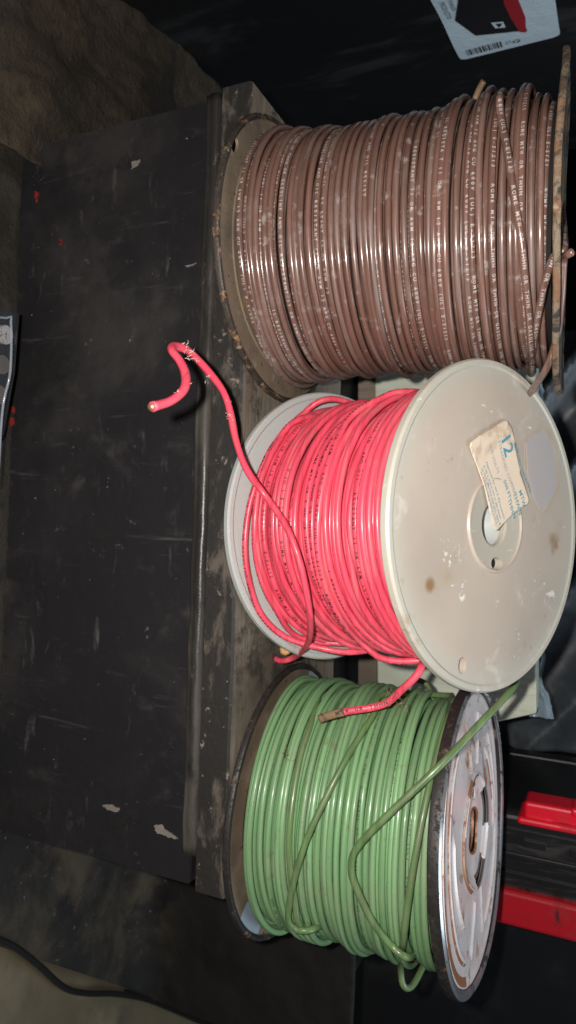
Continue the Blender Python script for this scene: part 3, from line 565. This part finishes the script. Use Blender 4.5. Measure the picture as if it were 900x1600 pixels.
# ---------------------------------------------------------------- green spool
G = Spool('wire_spool', (.2237, .0689, .0016), (.2234, .0711, .1090), 'spool of green wire with a white enamelled upper flange, standing at the bottom')
V, Fc = revolve(flange_prof(.075, .0014, .0022, .0036, g=.0004), G.C0, Zu, (1, 0, 0), 180, lambda r, t: .0005 * math.sin(2 * t) * r / .075); mi = split_rim(V, Fc, G.C0, Zu, .0716)
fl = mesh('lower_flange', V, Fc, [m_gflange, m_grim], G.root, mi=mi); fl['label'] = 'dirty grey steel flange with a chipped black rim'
GC = np.array([.2234, .0711, .1090]); GN = nrm((-.052, -.044, .998)); g1 = nrm(np.array([1, 0, 0]) - GN * GN[0]); g2 = np.cross(GN, g1)
def gh(r, t):
    q = min(1, max(0, (r - .034) / .026)); h = -.0011 * (1 + math.sin(t)) * q * q * (3 - 2 * q) - .0004 * (1 - q)
    h += .0013 * math.exp(-((r - .0275) / .0014) ** 2) * (1 if True else 0) - .0010 * (1 / (1 + math.exp((r - .0225) / .0006)))
    for c, w, a0, a1 in ((.0585, .0016, -2.9, -.25), (.0585, .0016, .25, 2.9), (.047, .0012, -1.9, -.7), (.047, .0012, 1.2, 2.4)):
        if a0 < t < a1: e = min(1, min(t - a0, a1 - t) / .12); h += .0012 * e * math.exp(-((r - c) / w) ** 2)
    for a0 in (-2.9, -.25, .25, 2.9):
        h += .0010 * math.exp(-((r * (t - a0)) / .0016) ** 2) * (.033 < r < .060)
    h += .0005 / (1 + math.exp(-(r - .0672) / .0006))
    h += .0004 * math.sin(3 * t + r * 90)
    return h
rs = np.r_[np.linspace(.0105, .0215, 10), np.linspace(.0222, .031, 16), np.linspace(.032, .0700, 56)]; nth = 260
V = []; Fc = []; mi = []
for j in range(nth):
    t = -math.pi + 2 * math.pi * j / nth
    for r in rs: V.append(GC - GN * .0002 + (math.cos(t) * g1 + math.sin(t) * g2) * r + GN * gh(r, t))
k = len(rs)
for j in range(nth):
    t = -math.pi + 2 * math.pi * (j + .5) / nth; j2 = (j + 1) % nth
    for i in range(k - 1):
        r = (rs[i] + rs[i + 1]) / 2; m_ = 0
        slot = .0232 < r < .0268 and any(abs(((t - c + math.pi) % (2 * math.pi)) - math.pi) < .42 for c in (-2.95, -1.35, .25, 1.8))
        if slot: continue
        if math.hypot(r * math.cos(t) + .0172, r * math.sin(t) - .004) < .0026: continue
        if .0282 < r < .0300 and -2.9 < t < -.5: m_ = 1
        if .0655 < r < .0690 and -2.75 < t < -.4: m_ = 1  # orange reflection of the rusty rim, painted onto the disc as a line
        if .0595 < r < .0612 and (-2.6 < t < -.5 or 1.9 < t < 2.5): m_ = 1
        if .0440 < r < .0455 and (-1.7 < t < -1.0 or 1.6 < t < 2.2): m_ = 1
        if .0215 < r < .0232 or .0268 < r < .0278: m_ = 2 if any(abs(((t - c + math.pi) % (2 * math.pi)) - math.pi) < .46 for c in (-2.95, -1.35, .25, 1.8)) else m_
        if r < .0112: m_ = 1
        Fc.append((j * k + i, j * k + i + 1, j2 * k + i + 1, j2 * k + i)); mi.append(m_)
o = mesh('upper_flange', V, Fc, [m_gtop, m_rust_refl, m_slotgrey], G.root, mi=mi); sd = o.modifiers.new('t', 'SOLIDIFY'); sd.thickness = .0011; sd.offset = -1
o['label'] = 'glossy white pressed steel flange with orange lines of rust and painted rust reflection'
rp = [(.0700, -.0014), (.0704, -.0002), (.0718, .0006), (.0736, .0008), (.0749, .0000), (.0753, -.0016), (.0750, -.0048), (.0742, -.0054), (.0728, -.0050), (.0716, -.0042), (.0700, -.0036)]
V, Fc = revolve(rp, GC, GN, g1, 200, lambda r, t: .0003 * math.sin(4 * t)); mi = []
for f in Fc:
    c = V[list(f)].mean(0) - GC; h = c @ GN; r = np.linalg.norm(c - GN * h); mi.append(0 if h < -.0003 else 1)
o = mesh('flange_rim', V, Fc, [m_grim, grime('worn_bright_rim', (.40, .42, .44), .25, [((.05, .045, .04), 90, .5, .62, (1, 1, 1), 3)], Metallic=.7)], G.root, mi=mi); o['label'] = 'black rim speckled with rust'
V, Fc = revolve([(.0106, -.003), (.0114, -.003), (.0114, -.100), (.0106, -.100)], GC, nrm(G.ax), g1, 64); mesh('hub_tube', V, Fc, m_rust_refl, G.root)
coreG = lambda a: .0665 - .0015 * min(1, a / .03) - .0022 * max(0, (a - .07) / .035)
wind(G, .0030, G.L - .0052, coreG, 3, m_wg, m_inkg, 21, .17, .50, prob=.26, phis=.5, cap=.0014, drop=.12)
ng = lambda P: G.outward(P)
def gw(L): return [G.hit(x, y, r) for x, y, r in L]
lobj(G, 'loose_turn', [G.pt(math.radians(20), .045, .0670)] + gw([(488, 1452, .0690), (466, 1453, .0710), (451, 1440, .0718), (455, 1395, .0718), (478, 1315, .0718), (520, 1225, .0718), (556, 1160, .0715), (585, 1115, .0712), (600, 1085, .0705)]) + [G.pt(math.radians(160), .088, .0670)], m_wg2, N=ng, label='dull green wire slanting across the winding', rad=.0016)
lobj(G, 'loose_turn', [G.pt(math.radians(35), .070, .0672), G.pt(math.radians(10), .078, .0690)] + gw([(640, 1496, .0705), (612, 1478, .0715), (582, 1440, .0718), (560, 1395, .0718), (549, 1365, .0718), (550, 1340, .0712), (566, 1314, .0725), (620, 1260, .0750), (690, 1194, .0790)]) + [at(745, 1136, .3190), at(790, 1088, .332), at(806, 1066, .345), at(806, 1040, .365)], m_wg2, N=ng, rad=.0017, label='green wire bent sharply and rising past the upper flange')
lobj(G, 'loose_turn', [G.pt(math.radians(165), .090, .067)] + gw([(700, 1120, .0695), (688, 1160, .0708), (668, 1240, .0714), (652, 1320, .0716), (639, 1400, .0716), (630, 1470, .0712)]) + [at(626, 1510, .345), at(630, 1541, .346), at(643, 1542, .352), at(658, 1516, .365), at(668, 1490, .385), at(664, 1460, .41)], m_wg2, N=ng, label='green wire loop hanging below the winding')
lobj(G, 'loose_turn', [G.hit(440, 1440, .066), G.hit(500, 1080, .0668), G.hit(486, 1130, .0680), G.hit(470, 1180, .0686), G.hit(456, 1260, .0686), G.hit(452, 1330, .0684), G.hit(460, 1400, .0680), G.hit(478, 1450, .0672), G.pt(math.radians(20), .038, .066)][1:], m_wg2, N=ng, label='green turn lying over its neighbours')
lobj(G, 'loose_turn', [G.hit(628, 1085, .066), at(640, 1066, .405), at(655, 1062, .41), at(668, 1070, .41), at(676, 1092, .40), at(680, 1120, .40)], m_wg2, label='small green arc standing up behind the winding')
shreds(G, [G.hit(448, 1178, .0700), G.hit(450, 1168, .070), G.hit(449, 1188, .0700)], 16, .0022, .0010, 'dirt_crumb', plain('brown_dirt', (.13, .05, .03), .8))
# ---------------------------------------------------------------- red spool
sc = 1.027; RC0 = np.array([.0666, .0508, .0304]); RC0 = CAM + (RC0 - CAM) * sc; RA = nrm((-.0216, -.4124, .9110)); RR = .072 * sc; RL = .1020 * sc
Rd = Spool('wire_spool', RC0, RC0 + RA * RL, 'spool of pinkish red wire with milky plastic flanges, tilted forward in the middle')
def pf(R, th, s): # plastic flange; s=+1 outer face up
    return [(.0092, 0), (R - .0035, 0), (R - .0028, -.0006), (R - .0008, -.0006), (R, .0004), (R, th - .0004), (R - .0008, th + .0006), (R - .0028, th + .0006), (R - .0038, th), (.0218, th), (.0212, th + .0009), (.0204, th + .0010), (.0198, th + .0002), (.0150, th - .0004), (.0100, th - .0006), (.0092, th - .0012)]
V, Fc = revolve([(r, h) for r, h in pf(RR, .0034, 1)], RC0, RA, Rd.e1, 180); fl = mesh('lower_flange', V, Fc, m_milk2, Rd.root); fl['label'] = 'milky white plastic flange resting on the plank'
V, Fc = revolve([(r, h - .0034) for r, h in pf(RR, .0034, 1)], RC0 + RA * RL, RA, Rd.e1, 180); fl = mesh('upper_flange', V, Fc, m_milk, Rd.root); fl['label'] = 'scratched milky plastic flange facing the camera'
TOP = RC0 + RA * RL
def tp(x, y, h=0.): return on(x, y, RA, TOP + RA * h)
r1 = nrm(tp(778, 885) - TOP); r2 = np.cross(RA, r1)
cut(fl, *ell(tp(722, 1040), nrm(tp(722, 1050) - tp(722, 1030)), np.cross(RA, nrm(tp(722, 1050) - tp(722, 1030))), .0036, .0026, RA, RA * .010))
cut(fl, *ell(tp(776, 881), r1, r2, .0030, .0042, RA, RA * .010))
fl.data.polygons.foreach_set('use_smooth', [True] * len(fl.data.polygons))
def ang(o, a=30):
    bm = bmesh.new(); bm.from_mesh(o.data)
    for e in bm.edges:
        if len(e.link_faces) == 2 and e.calc_face_angle(0) > math.radians(a): e.smooth = False
    bm.to_mesh(o.data); bm.free()
for o in list(bpy.data.objects):
    if o.type == 'MESH' and 'flange' in o.name: ang(o)
V, Fc = revolve([(.0092, -.0040), (.0112, -.0040), (.0112, -RL + .004), (.0092, -RL + .004)], TOP, RA, r1, 64); mesh('hub_tube', V, Fc, m_milk2, Rd.root)
coreR = lambda a: .0604 + .0012 * min(1, a / .028) - .0006 * max(0, (a - .07) / .03)
wind(Rd, .0044, RL - .0044, coreR, 3, m_wr, m_inkk, 33, .20, .6, prob=.36, phis=.6, cap=.0015, drop=.05)
nr = lambda P: Rd.outward(P)
# long red tail
hit = lambda x, y, r: Rd.hit(x, y, r)
P = [hit(470, 1015, .0650), hit(445, 1031, .068), at(432, 1032, .318), at(423, 1024, .317), at(424, 1014, .316)]
P = [hit(428, 1013, .069), hit(427, 1026, .0695), hit(440, 1033, .0700), hit(462, 1026, .0705), hit(480, 1006, .0705), hit(485, 975, .0705), hit(479, 925, .0705), hit(466, 870, .0705), hit(446, 820, .0712), hit(415, 775, .0735), at(386, 735, .3125), at(369, 690, .3065), at(360, 645, .300), at(349, 612, .294), at(325, 580, .283), at(300, 553, .270), at(286, 544, .262), at(270, 541, .255), at(268, 548, .250), at(280, 562, .246), at(290, 585, .240), at(288, 608, .233), at(270, 625, .227), at(252, 632, .222), at(236, 636, .217)]
tail = lobj(Rd, 'wire_tail', P, m_wr, ink=m_inkk, text=None, N=None, label='long loose red wire reaching left over the bench', step=.0015, rad=lambda t: .00156 + .00010 * math.sin(t * 70) * (t > .55))
e = nrm(np.array(P[-1]) - np.array(P[-2])); Pc = np.array([P[-1] - e * .0005, P[-1] + e * .0003])
o = mesh('copper_core', *tube(Pc, .00115, sides=14), m_copper, Rd.root); o.parent = tail
shreds(Rd, [at(290, 545, .262), at(295, 552, .264), at(288, 540, .262), at(296, 562, .262)], 24, .0022, .0006)
for q_, n_ in ((at(359, 650, .299), 14), (at(325, 590, .283), 6), (at(305, 560, .27), 7), (at(292, 600, .236), 9), (at(276, 616, .229), 6), (at(352, 628, .297), 5)): shreds(Rd, [q_], n_, .0014, .0009)
V, Fc = revolve([(.0001, -.0012), (.0026, -.0010), (.0032, .0004), (.0020, .0016), (.0001, .0020)], hit(446, 1016, .0690), nrm(CAM - hit(440, 1016, .067)), (1, 0, 0), 20)
V = V + np.array([[mn.noise(Vector(v * 500)) * .0009, mn.noise(Vector(v * 500 + 9)) * .0009, 0] for v in V]); o = mesh('putty_lump', V, Fc, m_putty, Rd.root); o['label'] = 'small lump of dried orange putty'
# free turn at the left with its print
def low(x, y, a): return on(x, y, RA, RC0 + RA * a)
lobj(Rd, 'loose_turn', [Rd.pt(math.radians(165), .016, .0590), low(478, 652, .016), low(432, 690, .012), low(404, 745, .009), low(388, 800, .0065), low(383, 860, .0058), low(391, 915, .0058), low(405, 955, .0062), low(428, 983, .009), low(456, 1000, .014), low(495, 1011, .022), low(550, 1019, .034), Rd.pt(math.radians(8), .045, .0615)], m_wr, ink=m_inkk, text=1, phi=.1, N=nr, start=60, label='red turn sagging away from the winding')
def rw(L): return [hit(*q) for q in L]
lobj(Rd, 'loose_turn', [Rd.pt(math.radians(160), .03, .0613)] + rw([(520, 623, .0643), (470, 650, .0651), (435, 690, .0651), (408, 750, .0647), (398, 820, .0643), (404, 890, .0641), (430, 950, .0650), (480, 1000, .0652)]) + [Rd.pt(math.radians(15), .045, .0640)], m_wr, ink=m_inkk, text=1, phi=-.3, N=nr, start=8, label='red turn slanting over the left of the winding')
lobj(Rd, 'loose_turn', [Rd.pt(math.radians(165), .090, .0613)] + rw([(640, 612, .0643), (590, 625, .0655), (545, 655, .0657), (515, 720, .0655), (498, 800, .0653), (500, 880, .0653), (525, 955, .0651), (570, 1010, .0647), (620, 1033, .0633)]) + [Rd.pt(math.radians(12), .093, .0613)], m_wr, ink=m_inkk, text=1, phi=.2, N=nr, start=16, label='red turn slanting over the middle of the winding')
# short red end over the green spool
P = [hit(655, 1015, .0640), at(661, 1034, .327), at(652, 1055, .328), at(634, 1072, .330), at(620, 1085, .332), at(606, 1098, .334), at(580, 1106, .335), at(545, 1111, .337), at(515, 1118, .339), at(497, 1124, .341)]
so = lobj(Rd, 'short_wire_end', P, m_wr, ink=m_inkk, rad=lambda t: .0018 if t < .5 else .0018 * (1 - .12 * (t - .5)), flat=lambda t: 1 - .55 * max(0, min(1, (t - .5) / .2)), label='short frayed red wire end lying over the green winding')
P2 = spline([at(612, 1095, .3325), at(580, 1104.5, .3335), at(545, 1110, .3353), at(520, 1116, .337)], .001)
V, Fc, mi = join(wire_text(P2[::-1], nrm(CAM - P2.mean(0))[None, :].repeat(len(P2), 0), .0010, None, .0024, .0017, 0., None, 5)); o = mesh('printed_words', V, Fc, [m_inkk, m_inkk], Rd.root, mi=mi); o.parent = so
P3 = [at(540, 1112, .3362), at(520, 1116.5, .3375), at(496, 1124.5, .3403)]
lobj(Rd, 'stripped_tip', P3, m_stub, rad=.0020, flat=lambda t: .55, label='bare dirty tip of the short red end')
shreds(Rd, [at(614, 1090, .331), at(622, 1084, .331), at(610, 1082, .331), at(628, 1100, .331), at(606, 1096, .332)], 40, .0030, .0010, mat=grime('frayed_fibres', (.33, .20, .13), .6, [((.10, .05, .03), 300, .45, .6, (1, 1, 1), 2)]))
# paper label on the upper flange
out = [(731, 692), (745, 681), (770, 666), (783, 658), (789, 658), (795, 667), (800, 690), (809, 730), (816, 760), (822, 783), (819, 788), (806, 797), (790, 812), (774, 828), (770, 828), (768, 822), (760, 788), (752, 757), (743, 729), (734, 708), (730, 698)]
c_ = tp(777, 745); PLv = [tp(*q) for q in out]
def lab_h(p):
    d = (p - c_); return .0007 + .0003 * math.sin(d[0] * 260) + .0004 * max(0, np.linalg.norm(d) - .012) / .01
ud = nrm(tp(797, 806) - tp(757, 674)); vd = np.cross(RA, ud)
bm = bmesh.new(); bm.faces.new([bm.verts.new(((p - c_) @ ud, (p - c_) @ vd, 0)) for p in PLv])
for x in np.arange(-.03, .03, .0015): bmesh.ops.bisect_plane(bm, geom=bm.verts[:] + bm.edges[:] + bm.faces[:], plane_co=(x, 0, 0), plane_no=(1, 0, 0)); 
for x in np.arange(-.02, .02, .0015): bmesh.ops.bisect_plane(bm, geom=bm.verts[:] + bm.edges[:] + bm.faces[:], plane_co=(0, x, 0), plane_no=(0, 1, 0))
bm.verts.index_update()
def LQ(a, b, e=0): p = c_ + ud * a + vd * b; return p + RA * (lab_h(p) + e)
V = [LQ(v.co.x, v.co.y) for v in bm.verts]; Fc = [tuple(v.index for v in f.verts) for f in bm.faces]; bm.free()
pl = mesh('paper_label', V, Fc, m_paper, Rd.root); pl['label'] = 'yellowed paper label with faded blue print reading 12'; s_ = pl.modifiers.new('t', 'SOLIDIFY'); s_.thickness = .00018
def ltext(name, items, m, bold=.012):
    parts = []
    for s, px, py, size in items:
        V, Fc = text2d(s, bold); q = tp(px, py) - c_; a0 = q @ ud; b0 = q @ vd
        parts.append(([LQ(a0 + x * size, b0 + y * size, .00026) for x, y, _ in V], Fc))
    V, Fc, _ = join(parts); o = mesh(name, V, Fc, m, Rd.root, smooth=False); o.parent = pl; return o
ltext('printed_number', [('12', 778, 683, .0105)], m_blue, .02)
ltext('printed_words', [('MTW', 806, 768, .0036), ('THWN', 798, 772, .0036), ('THHN', 790, 781, .0036), ('500 FT', 783, 752, .0032), ('ROME CABLE CORPORATION', 800, 694, .0019)], m_blue)
ltext('small_print', [('STRANDED COPPER', 774, 690, .0030), ('600 VOLTS', 761, 696, .0030)], m_blue2)
ltext('small_print', [('Approved for use in dry locations', 757, 722, .0021), ('at 90 C and in wet or oily places', 753, 728, .0020), ('at 75 C. Machine tool wire, tape &', 750, 733, .0020), ('12 AWG building wire E-51213', 747, 738, .0020)], m_blue, .006)
def patch(name, pts, m, h, lb):
    o = mesh(name, *prism([tp(*q, h - .00035) for q in pts], RA * .00035), m, Rd.root, smooth=False); o['label'] = lb
patch('glue_residue', [(819, 688), (835, 676), (846, 662), (858, 671), (868, 700), (874, 730), (874, 760), (866, 782), (850, 798), (845, 806), (838, 800), (828, 776), (818, 740)], m_glue, .00012, 'yellowed edge of old label glue')
patch('label_residue', [(821, 692), (836, 680), (846, 670), (853, 676), (862, 704), (868, 732), (870, 757), (862, 778), (848, 792), (842, 797), (833, 776), (824, 740)], m_resid, .00024, 'lilac patch left by a removed label')
